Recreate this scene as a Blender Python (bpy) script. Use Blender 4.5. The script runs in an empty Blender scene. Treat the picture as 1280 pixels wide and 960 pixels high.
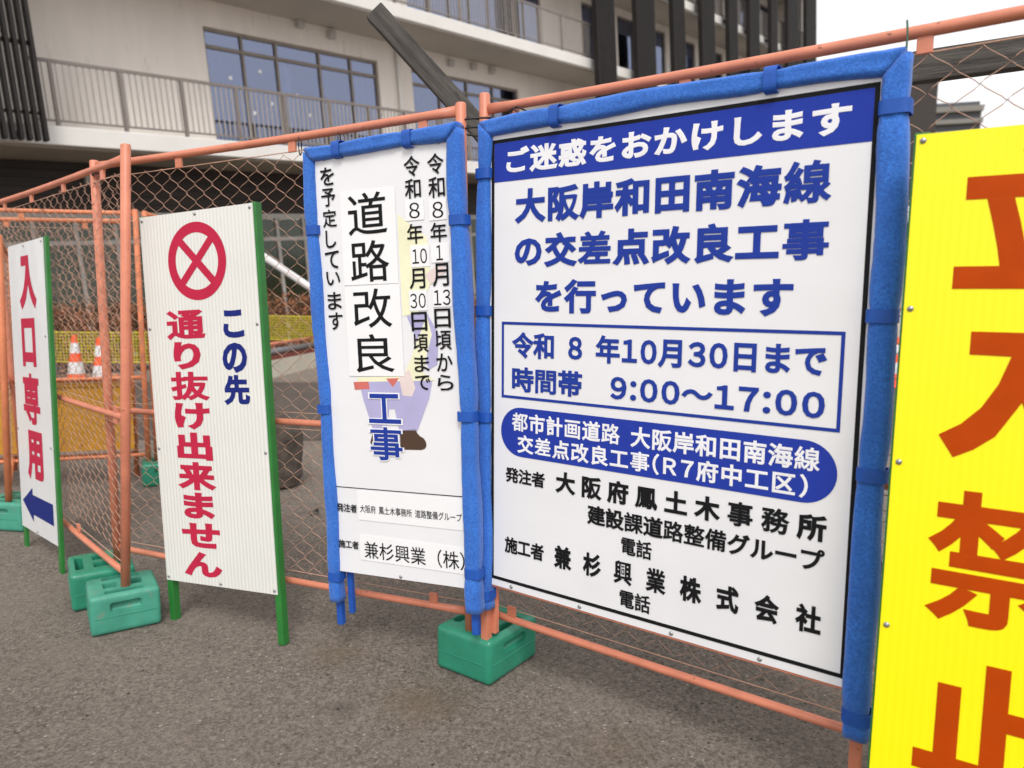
import bpy, bmesh, math, random
from mathutils import Vector, Matrix, noise as mnoise
random.seed(7)
S = bpy.context.scene
COL = S.collection
R = math.radians

# ------------------------------------------------------------------ camera, light, exposure
cd = bpy.data.cameras.new('camera'); cam = bpy.data.objects.new('camera', cd); COL.objects.link(cam)
fw = Vector((0.0, 0.993081, -0.117432)); rt = Vector((0.999989, 0.000558, 0.004723))
rt = (rt - fw * rt.dot(fw)).normalized(); up = rt.cross(fw)
mw = Matrix((rt, up, -fw)).transposed().to_4x4(); mw.translation = Vector((0, 0, 1.27)); cam.matrix_world = mw
cd.sensor_width = 36; cd.lens = 25.875; cd.clip_start = 0.05; cd.clip_end = 2000
cd.dof.use_dof = True; cd.dof.focus_distance = 2.3; cd.dof.aperture_fstop = 2.9
S.camera = cam
S.view_settings.view_transform = 'Standard'; S.view_settings.look = 'None'
S.view_settings.exposure = 0.32; S.view_settings.gamma = 1
SUN_EL, SUN_AZ = R(50), R(176)            # azimuth clockwise from +y: behind the camera, to the left
W = bpy.data.worlds.new('World'); S.world = W; W.use_nodes = True
nt = W.node_tree; bg = nt.nodes['Background']
sky = nt.nodes.new('ShaderNodeTexSky'); sky.sky_type = 'NISHITA'; sky.sun_disc = False
sky.sun_elevation = SUN_EL; sky.sun_rotation = SUN_AZ; sky.dust_density = 6; sky.air_density = 1.0; sky.ozone_density = 1
hs = nt.nodes.new('ShaderNodeHueSaturation'); hs.inputs['Saturation'].default_value = 0.06
nt.links.new(sky.outputs[0], hs.inputs['Color'])
tcw = nt.nodes.new('ShaderNodeTexCoord'); cl = nt.nodes.new('ShaderNodeTexNoise'); cl.inputs['Scale'].default_value = 2.2; cl.inputs['Detail'].default_value = 5
nt.links.new(tcw.outputs['Generated'], cl.inputs['Vector'])
cr = nt.nodes.new('ShaderNodeValToRGB'); cr.color_ramp.elements[0].position = .3; cr.color_ramp.elements[1].position = .7
cr.color_ramp.elements[0].color = (.90, .90, .92, 1); cr.color_ramp.elements[1].color = (1, 1, 1, 1); nt.links.new(cl.outputs[0], cr.inputs[0])
dk = nt.nodes.new('ShaderNodeMix'); dk.data_type = 'RGBA'; dk.blend_type = 'MULTIPLY'; dk.inputs[0].default_value = 1; dk.inputs[7].default_value = (7.2, 7.1, 7.1, 1)
nt.links.new(cr.outputs[0], dk.inputs[6])
mxw = nt.nodes.new('ShaderNodeMix'); mxw.data_type = 'RGBA'; mxw.inputs[0].default_value = .72           # overcast: a pale cloud deck over the clear sky
nt.links.new(hs.outputs[0], mxw.inputs[6]); nt.links.new(dk.outputs[2], mxw.inputs[7]); nt.links.new(mxw.outputs[2], bg.inputs[0]); bg.inputs[1].default_value = 0.15
sl = bpy.data.lights.new('sun', 'SUN'); sl.energy = 1.5; sl.angle = R(18); sl.color = (1, .96, .9)
sun = bpy.data.objects.new('sun', sl); COL.objects.link(sun)
sd = Vector((math.sin(SUN_AZ) * math.cos(SUN_EL), math.cos(SUN_AZ) * math.cos(SUN_EL), math.sin(SUN_EL)))
sun.rotation_euler = sd.to_track_quat('Z', 'Y').to_euler(); sun.location = (0, 0, 30)

# ------------------------------------------------------------------ materials
def srgb(r, g, b):
    return tuple(((c / 255) / 12.92 if c / 255 <= .04045 else ((c / 255 + .055) / 1.055) ** 2.4) for c in (r, g, b)) + (1,)
class NT:
    def __init__(s, name):
        s.m = bpy.data.materials.new(name); s.m.use_nodes = True; s.t = s.m.node_tree
        s.b = s.t.nodes['Principled BSDF']
    def n(s, kind, **kw):
        x = s.t.nodes.new(kind)
        for k, v in kw.items():
            if k in x.inputs: x.inputs[k].default_value = v
            else: setattr(x, k, v)
        return x
    def l(s, a, b): s.t.links.new(a, b)
    def mix(s, f, a, b, mode='MIX'):
        x = s.t.nodes.new('ShaderNodeMix'); x.data_type = 'RGBA'; x.blend_type = mode
        for i, v in ((0, f), (6, a), (7, b)):
            if hasattr(v, 'is_linked'): s.l(v, x.inputs[i])
            else: x.inputs[i].default_value = v
        return x.outputs[2]
    def ramp(s, v, p0, p1, c0=(0, 0, 0, 1), c1=(1, 1, 1, 1)):
        x = s.t.nodes.new('ShaderNodeValToRGB'); e = x.color_ramp.elements
        e[0].position = p0; e[1].position = p1; e[0].color = c0; e[1].color = c1
        s.l(v, x.inputs[0]); return x.outputs[0]
    def co(s, scale=(1, 1, 1)):
        tc = s.n('ShaderNodeTexCoord'); mp = s.n('ShaderNodeMapping'); mp.inputs['Scale'].default_value = scale
        s.l(tc.outputs['Object'], mp.inputs[0]); return mp.outputs[0]
    def noise(s, vec, scale, detail=3, rough=.55):
        x = s.n('ShaderNodeTexNoise', Scale=scale, Detail=detail, Roughness=rough); s.l(vec, x.inputs['Vector']); return x.outputs[0]
    def bump(s, h, strength, dist):
        x = s.n('ShaderNodeBump', Strength=strength, Distance=dist); s.l(h, x.inputs['Height']); s.l(x.outputs[0], s.b.inputs['Normal'])
def scale4(c, k): return tuple(min(1, v * k) for v in c[:3]) + (1,)
def mat(name, c, rough=.5, var=.15, nscale=6, bump=0, bscale=60, metal=0, stretch=(1, 1, 1), spots=None, spec=.5):
    """base colour with broad uneven wear, optional fine bump, optional dirt/rust spots of their own colour"""
    k = NT(name); v = k.co(stretch)
    col = k.mix(k.ramp(k.noise(v, nscale, 5, .6), .3, .7), scale4(c, 1 - var), scale4(c, 1 + var))
    if spots:
        sc, th, sp = spots
        col = k.mix(k.ramp(k.noise(v, sc, 4, .65), th, th + .08), col, sp)
    k.l(col, k.b.inputs['Base Color'])
    k.b.inputs['Roughness'].default_value = rough; k.b.inputs['Metallic'].default_value = metal
    k.b.inputs['Specular IOR Level'].default_value = spec
    if bump: k.bump(k.noise(v, bscale, 4, .6), 1, bump)
    return k.m
RUST = (.10, .035, .015, 1)
M = {}
M['orange'] = mat('orange_paint', (.59, .205, .122, 1), .45, .14, 9, .0006, 90, spots=(48, .645, RUST))
M['orange_old'] = mat('faded_orange_paint', (.62, .20, .09, 1), .55, .2, 7, .0006, 90, spots=(18, .62, (.30, .10, .04, 1)))
M['wire'] = mat('coated_wire', (.47, .28, .20, 1), .55, .25, 12)
M['pad'] = None
def foam():
    k = NT('blue_foam_fabric'); v = k.co()
    c = k.mix(k.ramp(k.noise(v, 170, 3, .7), .35, .65), (.012, .10, .45, 1), (.035, .205, .72, 1))
    c = k.mix(k.ramp(k.noise(v, 9, 5), .35, .7), c, k.mix(.5, c, (.012, .09, .40, 1)))
    k.l(c, k.b.inputs['Base Color']); k.b.inputs['Roughness'].default_value = .8
    k.b.inputs['Sheen Weight'].default_value = .25
    k.bump(k.noise(v, 240, 3, .7), 1, .002); return k.m
M['pad'] = foam()
M['strap'] = mat('blue_webbing', (.008, .08, .40, 1), .6, .12, 30, .0006, 300)
M['sheet'] = None
def sheet(name, c, ridges=0, depth=.0005, rough=.34, dirt=.05):
    k = NT(name); v = k.co()
    col = k.mix(k.ramp(k.noise(v, 2.2, 4), .35, .75), scale4(c, 1), scale4(c, 1 - dirt))
    col = k.mix(k.ramp(k.noise(v, 45, 5, .7), .70, .78), col, scale4(c, .86))
    k.l(col, k.b.inputs['Base Color']); k.b.inputs['Roughness'].default_value = rough
    wob = k.noise(v, 3.0, 2)
    if ridges:
        w = k.n('ShaderNodeTexWave', Scale=ridges, Distortion=.0); w.bands_direction = 'X'; k.l(v, w.inputs['Vector'])
        ad = k.n('ShaderNodeMath', operation='MULTIPLY_ADD'); ad.inputs[1].default_value = 3.0
        k.l(wob, ad.inputs[0]); k.l(w.outputs['Fac'], ad.inputs[2]); k.bump(ad.outputs[0], 1, depth)
    else:
        k.bump(wob, 1, .006)
    return k.m
M['sheet'] = sheet('white_sign_sheet', (.79, .79, .81, 1))
M['ridged'] = sheet('ridged_reflective_white', (.72, .72, .68, 1), 19.0, .0011, .36, .06)
M['glossy_sheet'] = sheet('wrinkled_white_sheet', (.76, .77, .78, 1), 0, 0, .22)
M['yellow'] = sheet('reflective_yellow', (.93, .83, .0, 1), 19.0, .00028, .4, .04)
M['paper'] = mat('white_sticker', (.83, .83, .84, 1), .45, .02)
def ink(n, c, r=.6): return mat(n, c, r, .06, 14, spec=.12)
M['navy'] = ink('navy_ink', (.018, .045, .30, 1)); M['band'] = ink('royal_blue_ink', (.020, .045, .34, 1))
M['black'] = ink('black_ink', (.010, .010, .011, 1)); M['white_ink'] = ink('white_ink', (.80, .80, .83, 1))
M['crimson'] = ink('crimson_ink', (.47, .020, .058, 1)); M['darkblue'] = ink('dark_blue_ink', (.012, .022, .17, 1))
M['brickred'] = ink('brick_red_ink', (.43, .052, .0, 1))
M['lilac'] = ink('faded_lilac_ink', (.42, .40, .62, 1)); M['boot'] = ink('brown_ink', (.085, .05, .035, 1))
M['pale_yellow'] = ink('faded_yellow_ink', (.80, .79, .56, 1)); M['coral'] = ink('faded_red_ink', (.60, .16, .14, 1)); M['skin'] = ink('faded_pink_ink', (.74, .62, .60, 1))
M['green_steel'] = mat('green_paint', (.022, .17, .03, 1), .4, .15, 10, spots=(30, .74, (.03, .05, .02, 1)))
M['block'] = mat('green_plastic', (.025, .235, .145, 1), .36, .16, 7, .0012, 40, spots=(22, .66, (.10, .22, .15, 1)))
M['block_old'] = mat('dusty_green_plastic', (.055, .285, .20, 1), .48, .25, 6, .0012, 40, spots=(16, .62, (.15, .25, .18, 1)))
M['steel'] = mat('zinc_screw', (.35, .35, .35, 1), .35, .1, metal=.8)
M['black_wire'] = mat('black_cable', (.012, .011, .011, 1), .5)
M['tie_green'] = mat('green_wire', (.03, .09, .05, 1), .5)
def timber():
    k = NT('weathered_timber'); v = k.co((2, 26, 26))
    c = k.mix(k.ramp(k.noise(v, 2.2, 6, .7), .3, .7), (.022, .019, .017, 1), (.115, .103, .092, 1))
    c = k.mix(k.ramp(k.noise(v, 9, 4, .6), .55, .72), c, (.022, .019, .016, 1))
    k.l(c, k.b.inputs['Base Color']); k.b.inputs['Roughness'].default_value = .85
    k.bump(k.noise(v, 4, 5, .7), 1, .004); return k.m
M['timber'] = timber()
M['wall'] = mat('beige_render', (.74, .685, .63, 1), .85, .06, 1.4, .002, 30, stretch=(2.2, 1, .35), spots=(2.6, .64, (.60, .55, .49, 1)))
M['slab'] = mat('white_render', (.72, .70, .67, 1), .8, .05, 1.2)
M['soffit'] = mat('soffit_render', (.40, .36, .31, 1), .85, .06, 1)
M['brown_clad'] = mat('dark_timber_cladding', (.035, .027, .022, 1), .7, .3, 2, .006, 9, stretch=(.3, 1, 9))
M['louver'] = mat('dark_bronze_louver', (.017, .014, .013, 1), .55, .15, 3, spec=.3)
M['railing'] = mat('bronze_railing', (.20, .17, .155, 1), .5, .08)
M['baluster'] = mat('pale_baluster', (.33, .30, .28, 1), .5, .08)
M['frame_metal'] = mat('bronze_frame', (.22, .185, .155, 1), .45, .08)
M['pale_frame'] = mat('pale_frame', (.44, .42, .39, 1), .5, .08)
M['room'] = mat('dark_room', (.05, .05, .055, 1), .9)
M['curtain'] = mat('pale_curtain', (.62, .62, .60, 1), .9, .12, 9, stretch=(3, 1, .1))
M['curtain_green'] = mat('grey_green_curtain', (.24, .25, .19, 1), .9, .25, 7, stretch=(3, 1, .1))
M['dark_panel'] = mat('dark_door', (.07, .07, .075, 1), .4, .1)
def glass():
    k = NT('tinted_glass'); t = k.n('ShaderNodeBsdfTransparent'); t.inputs[0].default_value = (.62, .68, .80, 1)
    g = k.n('ShaderNodeBsdfGlossy'); g.inputs['Color'].default_value = (.46, .51, .68, 1); g.inputs['Roughness'].default_value = .04
    mx = k.n('ShaderNodeMixShader'); mx.inputs[0].default_value = .36
    k.l(t.outputs[0], mx.inputs[1]); k.l(g.outputs[0], mx.inputs[2])
    k.l(mx.outputs[0], k.t.nodes['Material Output'].inputs[0]); return k.m
M['glass'] = glass()
def dull_glass():
    k = NT('dusty_glass'); t = k.n('ShaderNodeBsdfTransparent'); t.inputs[0].default_value = (.70, .72, .66, 1)
    g = k.n('ShaderNodeBsdfGlossy'); g.inputs['Color'].default_value = (.5, .52, .5, 1); g.inputs['Roughness'].default_value = .12
    mx = k.n('ShaderNodeMixShader'); mx.inputs[0].default_value = .10
    k.l(t.outputs[0], mx.inputs[1]); k.l(g.outputs[0], mx.inputs[2]); k.l(mx.outputs[0], k.t.nodes['Material Output'].inputs[0]); return k.m
M['dull_glass'] = dull_glass()
M['concrete'] = mat('concrete', (.46, .425, .36, 1), .85, .12, 3, .002, 40)
M['grey_pipe'] = mat('grey_pipe', (.16, .16, .17, 1), .5)
M['red_strip'] = mat('dull_red_paint', (.20, .05, .035, 1), .7, .2)
M['white_pole'] = mat('white_painted_metal', (.62, .60, .60, 1), .45, .06, spots=(30, .72, (.3, .24, .2, 1)))
M['plate'] = mat('yellow_plate', (.50, .24, .020, 1), .5, .12, 3, spots=(8, .66, (.34, .15, .02, 1)))
M['net_yellow'] = mat('yellow_net', (.66, .58, .045, 1), .6)
M['cone'] = mat('orange_plastic', (.85, .10, .02, 1), .4, .06)
M['cone_white'] = mat('white_reflective', (.66, .67, .68, 1), .4)
M['stone'] = mat('dark_mottled_stone', (.075, .060, .048, 1), .9, .5, 9, .014, 22, spots=(13, .66, (.34, .30, .27, 1)))
M['dead_leaf'] = mat('dry_leaf', (.012, .010, .010, 1), .6)
M['leaf_red'] = mat('russet_leaf', (.36, .125, .055, 1), .6, .3, 3); M['leaf_brown'] = mat('brown_leaf', (.25, .115, .055, 1), .6, .3, 3); M['leaf_dark'] = mat('dark_leaf', (.045, .030, .018, 1), .7, .3, 3)
M['leaf_green'] = mat('green_leaf', (.055, .09, .022, 1), .6, .3, 3); M['leaf_deep'] = mat('deep_green_leaf', (.025, .05, .014, 1), .6, .3, 3)
M['guardrail'] = mat('galvanised_rail', (.55, .55, .54, 1), .5)
M['far_wall'] = mat('grey_brown_tile', (.13, .12, .10, 1), .85, .08); M['far_slab'] = mat('pale_balcony', (.20, .19, .17, 1), .85); M['far_dark'] = mat('far_window', (.06, .065, .075, 1), .4)
def asphalt(name, base):
    k = NT(name); v = k.co()
    def grains(sc):
        vz = k.n('ShaderNodeTexVoronoi', Scale=sc, Randomness=1.0); k.l(v, vz.inputs['Vector']); sp_ = k.n('ShaderNodeSeparateColor'); k.l(vz.outputs['Color'], sp_.inputs[0]); return sp_.outputs[2]
    c = k.mix(k.ramp(grains(150), .0, 1.0), scale4(base, .38), scale4(base, 1.70))
    c = k.mix(.42, c, k.mix(k.ramp(grains(82), .0, 1.0), scale4(base, .30), scale4(base, 1.75)))
    c = k.mix(.26, c, k.mix(k.ramp(k.noise(v, 34, 5, .8), .40, .62), scale4(base, .42), scale4(base, 1.5)))
    c = k.mix(k.ramp(k.noise(v, 1.3, 5, .6), .40, .72), c, k.mix(.35, c, scale4(base, 1.5)))
    c = k.mix(k.ramp(k.noise(v, 3.1, 5, .75), .54, .74), c, k.mix(.7, c, scale4(base, .6), 'MULTIPLY') if False else k.mix(.30, c, scale4(base, .45)))
    # pale stone chips
    vo = k.n('ShaderNodeTexVoronoi', Scale=75); k.l(v, vo.inputs['Vector'])
    sep = k.n('ShaderNodeSeparateColor'); k.l(vo.outputs['Color'], sep.inputs[0])
    dv_ = k.n('ShaderNodeMath', operation='DIVIDE'); k.l(vo.outputs['Distance'], dv_.inputs[0]); dm_ = k.n('ShaderNodeMath', operation='MULTIPLY_ADD'); dm_.inputs[1].default_value = 1.2; dm_.inputs[2].default_value = .25; k.l(sep.outputs[1], dm_.inputs[0]); k.l(dm_.outputs[0], dv_.inputs[1])
    near = k.ramp(dv_.outputs[0], .18, .34, (1, 1, 1, 1), (0, 0, 0, 1)); some = k.ramp(sep.outputs[0], .935, .955)
    mu = k.n('ShaderNodeMath', operation='MULTIPLY'); k.l(near, mu.inputs[0]); k.l(some, mu.inputs[1])
    c = k.mix(mu.outputs[0], c, (.50, .45, .40, 1))
    # dark grit
    vo2 = k.n('ShaderNodeTexVoronoi', Scale=48); k.l(v, vo2.inputs['Vector'])
    sep2 = k.n('ShaderNodeSeparateColor'); k.l(vo2.outputs['Color'], sep2.inputs[0])
    mu2 = k.n('ShaderNodeMath', operation='MULTIPLY'); k.l(k.ramp(vo2.outputs['Distance'], .18, .3, (1, 1, 1, 1), (0, 0, 0, 1)), mu2.inputs[0]); k.l(k.ramp(sep2.outputs[1], .965, .975), mu2.inputs[1])
    c = k.mix(mu2.outputs[0], c, scale4(base, .3))
    # stains that lie on this yard: rusty drips below the fence, pale dust by the sign legs
    def blot(x, y, r, colr, amt):
        nonlocal c
        d = k.n('ShaderNodeVectorMath', operation='DISTANCE'); d.inputs[1].default_value = (x, y, 0); k.l(v, d.inputs[0])
        ns = k.noise(v, 5.5 / max(r, .1) * .35, 4, .65)
        ad = k.n('ShaderNodeMath', operation='MULTIPLY_ADD'); ad.inputs[1].default_value = r * 1.1
        k.l(ns, ad.inputs[0]); k.l(d.outputs['Value'], ad.inputs[2])
        m = k.ramp(ad.outputs[0], r * .55, r * 1.45, (amt * .58,) * 3 + (1,), (0, 0, 0, 1))
        c = k.mix(m, c, colr)
    blot(-.28, 2.18, .20, (.175, .118, .058, 1), .8); blot(-.62, 2.50, .16, (.175, .118, .062, 1), .7)
    blot(.30, 1.95, .17, (.17, .12, .068, 1), .55)
    blot(-1.98, 2.95, .42, (.30, .255, .21, 1), .75); blot(-1.62, 2.45, .30, (.27, .23, .19, 1), .55); blot(-2.35, 3.1, .3, (.28, .24, .2, 1), .5)
    blot(-.52, 2.15, .08, (.05, .043, .037, 1), .7)
    k.l(c, k.b.inputs['Base Color']); k.b.inputs['Roughness'].default_value = .95; k.b.inputs['Specular IOR Level'].default_value = .12
    h = k.noise(v, 110, 5, .8); k.bump(h, 1, .016); return k.m
M['asphalt'] = asphalt('worn_asphalt', (.238, .203, .173, 1))

# ------------------------------------------------------------------ mesh helpers
def emit(name, bm, m, parent=None, smooth=False, loc=None):
    me = bpy.data.meshes.new(name); bm.normal_update(); bm.to_mesh(me); bm.free()
    for x in (m if isinstance(m, (list, tuple)) else [m]): me.materials.append(x)
    if smooth: me.polygons.foreach_set('use_smooth', [True] * len(me.polygons))
    o = bpy.data.objects.new(name, me); COL.objects.link(o)
    if parent: o.parent = parent
    if loc: o.location = loc
    return o
def tag(o, label, cat, group=None, kind=None):
    if label: o['label'] = label
    if cat: o['category'] = cat
    if group: o['group'] = group
    if kind: o['kind'] = kind
    return o
def thing(name, label, cat, loc=(0, 0, 0), rot=None, group=None):
    o = bpy.data.objects.new(name, None); COL.objects.link(o); o.empty_display_size = .1
    if isinstance(rot, Matrix): mm = rot.to_4x4(); mm.translation = Vector(loc); o.matrix_world = mm
    else:
        o.location = loc
        if rot: o.rotation_euler = (0, 0, rot)
    return tag(o, label, cat, group)
def copy_thing(o, mw, label):
    c = o.copy(); COL.objects.link(c); c.matrix_world = mw; c['label'] = label
    for ch in o.children:
        d = ch.copy(); COL.objects.link(d); d.parent = c
    return c
def box(bm, x0, x1, y0, y1, z0, z1, bev=0, mi=0):
    vs = [bm.verts.new(p) for p in ((x0, y0, z0), (x1, y0, z0), (x1, y1, z0), (x0, y1, z0), (x0, y0, z1), (x1, y0, z1), (x1, y1, z1), (x0, y1, z1))]
    fs = [bm.faces.new([vs[i] for i in f]) for f in ((3, 2, 1, 0), (4, 5, 6, 7), (0, 1, 5, 4), (1, 2, 6, 5), (2, 3, 7, 6), (3, 0, 4, 7))]
    for f in fs: f.material_index = mi
    if bev:
        es = list({e for f in fs for e in f.edges})
        bmesh.ops.bevel(bm, geom=es, offset=bev, segments=2, affect='EDGES', profile=.5)
def ring_frame(t):
    t = t.normalized(); a = Vector((0, 0, 1)) if abs(t.z) < .9 else Vector((1, 0, 0))
    x = t.cross(a).normalized(); return x, t.cross(x)
def tube(bm, pts, r, n=10, cap=True, mi=0):
    pts = [Vector(p) for p in pts]; rings = []
    rs = r if isinstance(r, (list, tuple)) else [r] * len(pts)
    for i, p in enumerate(pts):
        t = (pts[min(i + 1, len(pts) - 1)] - pts[max(i - 1, 0)])
        x, y = ring_frame(t)
        rings.append([bm.verts.new(p + (x * math.cos(2 * math.pi * k / n) + y * math.sin(2 * math.pi * k / n)) * rs[i]) for k in range(n)])
    for a, b in zip(rings, rings[1:]):
        for k in range(n): bm.faces.new((a[k], a[(k + 1) % n], b[(k + 1) % n], b[k])).material_index = mi
    if cap:
        bm.faces.new(rings[0][::-1]).material_index = mi; bm.faces.new(rings[-1]).material_index = mi
def poly(bm, pts, y, mi=0):
    """flat polygon in the sign plane, facing the viewer (-y)"""
    f = bm.faces.new([bm.verts.new((p[0], y, p[1])) for p in pts]); f.normal_update()
    if f.normal.y > 0: f.normal_flip()
    f.material_index = mi
def rect(bm, x0, z0, x1, z1, y, mi=0): poly(bm, [(x0, z0), (x1, z0), (x1, z1), (x0, z1)], y, mi)

# ------------------------------------------------------------------ lettering
_tc = bpy.data.curves.new('letter', 'FONT'); _to = bpy.data.objects.new('letter', _tc); COL.objects.link(_to)
_cache = {}
def glyph(ch, bold):
    if bold > .02 and ch in '通抜禁鳳興整備線都路議業務電話開間課差画事': bold *= .72
    k = (ch, bold)
    if k not in _cache:
        _tc.body = ch; _tc.size = 1; _tc.resolution_u = 3; _tc.bevel_depth = bold; _tc.bevel_resolution = 0
        bpy.context.view_layer.update()
        me = bpy.data.meshes.new_from_object(_to.evaluated_get(bpy.context.evaluated_depsgraph_get()))
        fs = [tuple(p.vertices) for p in me.polygons if sum(me.vertices[i].co.z for i in p.vertices) > -1e-6 * len(p.vertices)]
        use = sorted({i for f in fs for i in f}); ix = {v: k for k, v in enumerate(use)}
        vs = [(me.vertices[i].co.x, me.vertices[i].co.y, (me.vertices[i].co.z / bold if bold else 0)) for i in use]; fs = [tuple(ix[i] for i in f) for f in fs]
        bpy.data.meshes.remove(me)
        _cache[k] = (vs, fs)
    return _cache[k]
def text_line(parent, s, bx, m, y, bold=.02, vertical=False, track=0., narrow=.62, mi=None):
    """one printed line: full-width cells, scaled so that its ink fills bx = (x0, z0, x1, z1)"""
    V, F, K = [], [], []; pen = 0; chunk = 0
    for ch0 in s:
        ch = chr(ord(ch0) + 0xFEE0) if ch0 in '0123456789:R()' else ch0
        if ch == ' ': pen += .5; chunk += 1; continue
        if ch == '\u3000': pen += 1; chunk += 1; continue
        if track > .15: chunk += 1
        vs, fs = glyph(ch, bold)
        xs = [p[0] for p in vs]; zs = [p[1] for p in vs]
        half = ord(ch0) < 256
        if vertical:
            dx, dz = -(min(xs) + max(xs)) / 2 if half else -.5, -pen
            adv = 1 + track
        elif half:
            wd = max(xs) - min(xs) + .13; dx, dz, adv = pen - min(xs) + .07, 0, wd + track
        else: dx, dz, adv = pen, 0, 1 + track
        b = len(V); V += [(x + dx, z + dz, e) for x, z, e in vs]; F += [tuple(b + i for i in f) for f in fs]; K += [chunk] * len(fs); pen += adv
    x0, x1 = min(p[0] for p in V), max(p[0] for p in V); z0, z1 = min(p[1] for p in V), max(p[1] for p in V)
    sx, sz = (bx[2] - bx[0]) / (x1 - x0), (bx[3] - bx[1]) / (z1 - z0)
    o = None
    for kk in sorted(set(K)):                          # words set apart by a gap are separate pieces of lettering
        bm = bmesh.new(); bv = {}
        for f, k_ in zip(F, K):
            if k_ != kk: continue
            for i in f:
                if i not in bv: x, z, e = V[i]; bv[i] = bm.verts.new((bx[0] + (x - x0) * sx, y - .00022 * e, bx[1] + (z - z0) * sz))
            try: bm.faces.new([bv[i] for i in f])
            except ValueError: continue
        bm.normal_update()
        for q in bm.faces:
            if q.normal.y > 0: q.normal_flip()
        o = emit('lettering', bm, m, parent)
    return o

def pose(yaw, pitch, roll): return Matrix.Rotation(yaw, 3, 'Z') @ Matrix.Rotation(pitch, 3, 'X') @ Matrix.Rotation(roll, 3, 'Y')

# ------------------------------------------------------------------ the ground
bm = bmesh.new()
g = [[bm.verts.new((x, y, 0)) for x in (-400, -12, -4, 0, 4, 12, 400)] for y in (-60, -2, 0, 2, 5, 12, 500)]
for j in range(6):
    for i in range(6): bm.faces.new((g[j][i], g[j][i + 1], g[j + 1][i + 1], g[j + 1][i]))
tag(emit('ground', bm, M['asphalt']), None, None, kind='structure')

M['shade_asphalt'] = asphalt('dark_shade_asphalt', (.125, .105, .092, 1))  # darker asphalt tone: the building's shade over the yard put into the colour
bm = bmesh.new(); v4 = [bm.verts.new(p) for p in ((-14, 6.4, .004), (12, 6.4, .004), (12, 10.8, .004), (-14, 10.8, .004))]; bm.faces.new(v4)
tag(emit('road', bm, M['shade_asphalt']), None, None, kind='structure')  # sheet added behind the fence for that painted shade and a darker pavement band

# ------------------------------------------------------------------ the apartment building behind (local x along the facade, y into it, z up)
ROOT = thing('apartment_building', 'long beige apartment building with white balcony slabs and dark vertical louvers', 'building',
             (-7.4055, 12.3042, 3.9867), Matrix(((.651, -.7559, -.0699), (.7549, .6543, -.0453), (.08, -.0233, .9965))))
WY = 1.5       # wall plane behind the balcony
U0, U1 = -6.0, 34.6
wins = [(3.57, 8.14), (9.26, 13.62)]
bm = bmesh.new()
def wall_row(z0, z1, zt, ops):
    x = U0
    for a, b in ops:
        box(bm, x, a, WY, WY + .25, z0, z1); box(bm, a, b, WY, WY + .25, zt, z1); x = b
    box(bm, x, U1, WY, WY + .25, z0, z1)
ops2 = [(3.6, 8.2), (9.3, 15.0), (17.2, 18.0), (19.4, 20.6), (22.0, 22.9), (24.2, 25.4), (27, 28), (29.5, 30.8), (32.2, 33.4)]
ops1 = wins + [(16.8, 18.0), (19.4, 21.0), (22.2, 24.0), (26, 28), (30, 32)]
wall_row(.002, 3.098, 2.55, ops1)
wall_row(3.402, 6.098, 5.85, ops2)
wall_row(6.402, 9.2, 8.85, ops2)
wall_row(9.402, 12.0, 11.85, ops2)
emit('wall', bm, M['wall'], ROOT)
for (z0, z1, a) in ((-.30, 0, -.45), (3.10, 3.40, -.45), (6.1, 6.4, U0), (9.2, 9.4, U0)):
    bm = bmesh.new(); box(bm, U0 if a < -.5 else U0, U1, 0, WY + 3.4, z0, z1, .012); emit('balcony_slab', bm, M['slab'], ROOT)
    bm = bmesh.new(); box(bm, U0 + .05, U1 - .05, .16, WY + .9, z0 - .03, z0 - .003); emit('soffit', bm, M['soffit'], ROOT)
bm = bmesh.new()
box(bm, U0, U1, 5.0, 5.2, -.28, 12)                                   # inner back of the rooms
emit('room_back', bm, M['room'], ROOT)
bm = bmesh.new(); box(bm, U1 - .25, U1, .3, 5.0, -8, 12); box(bm, U0, U0 + .25, .3, 5, -8, 12); emit('end_wall', bm, M['wall'], ROOT)
def window(a, b, z0, z1, muls, trans, curt, fm='frame_metal'):
    fm = M[fm]; bm = bmesh.new(); t = .05
    for x in [a + t / 2, b - t / 2] + list(muls): box(bm, x - t / 2, x + t / 2, WY + .06, WY + .16, z0, z1)
    cuts = [a + t] + sorted(muls) + [b - t]
    for zz in [z0 + .03, z1 - .03] + list(trans):
        for p, q in zip(cuts, cuts[1:]): box(bm, p + t / 2 + .001 if p != cuts[0] else p + .001, q - t / 2 - .001 if q != cuts[-1] else q - .001, WY + .07, WY + .15, zz - .035, zz + .035)
    o = emit('window', bm, fm, ROOT)
    bm = bmesh.new(); box(bm, a + .02, b - .02, WY + .105, WY + .112, z0, z1); emit('pane', bm, M['glass'], o)
    for (p, q, top, m) in curt:
        bm = bmesh.new(); n = max(4, int((q - p) / .05)); prev = None
        for i in range(n + 1):
            x = p + (q - p) * i / n; y = WY + .21 + .03 * math.sin(i * 1.9)
            cur = (bm.verts.new((x, y, z0)), bm.verts.new((x, y, top)))
            if prev: bm.faces.new((prev[0], cur[0], cur[1], prev[1]))
            prev = cur
        emit('curtain', bm, M[m], o)
window(3.57, 8.14, .01, 2.55, [4.45, 5.28, 6.42, 7.33], [2.18], [(3.62, 4.0, 2.1, 'curtain_green'), (6.5, 7.3, 2.1, 'dark_panel'), (3.6, 4.44, 2.0, 'dark_panel'), (7.4, 8.1, 2.1, 'curtain'), (5.4, 5.7, 2.1, 'curtain')])
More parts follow.
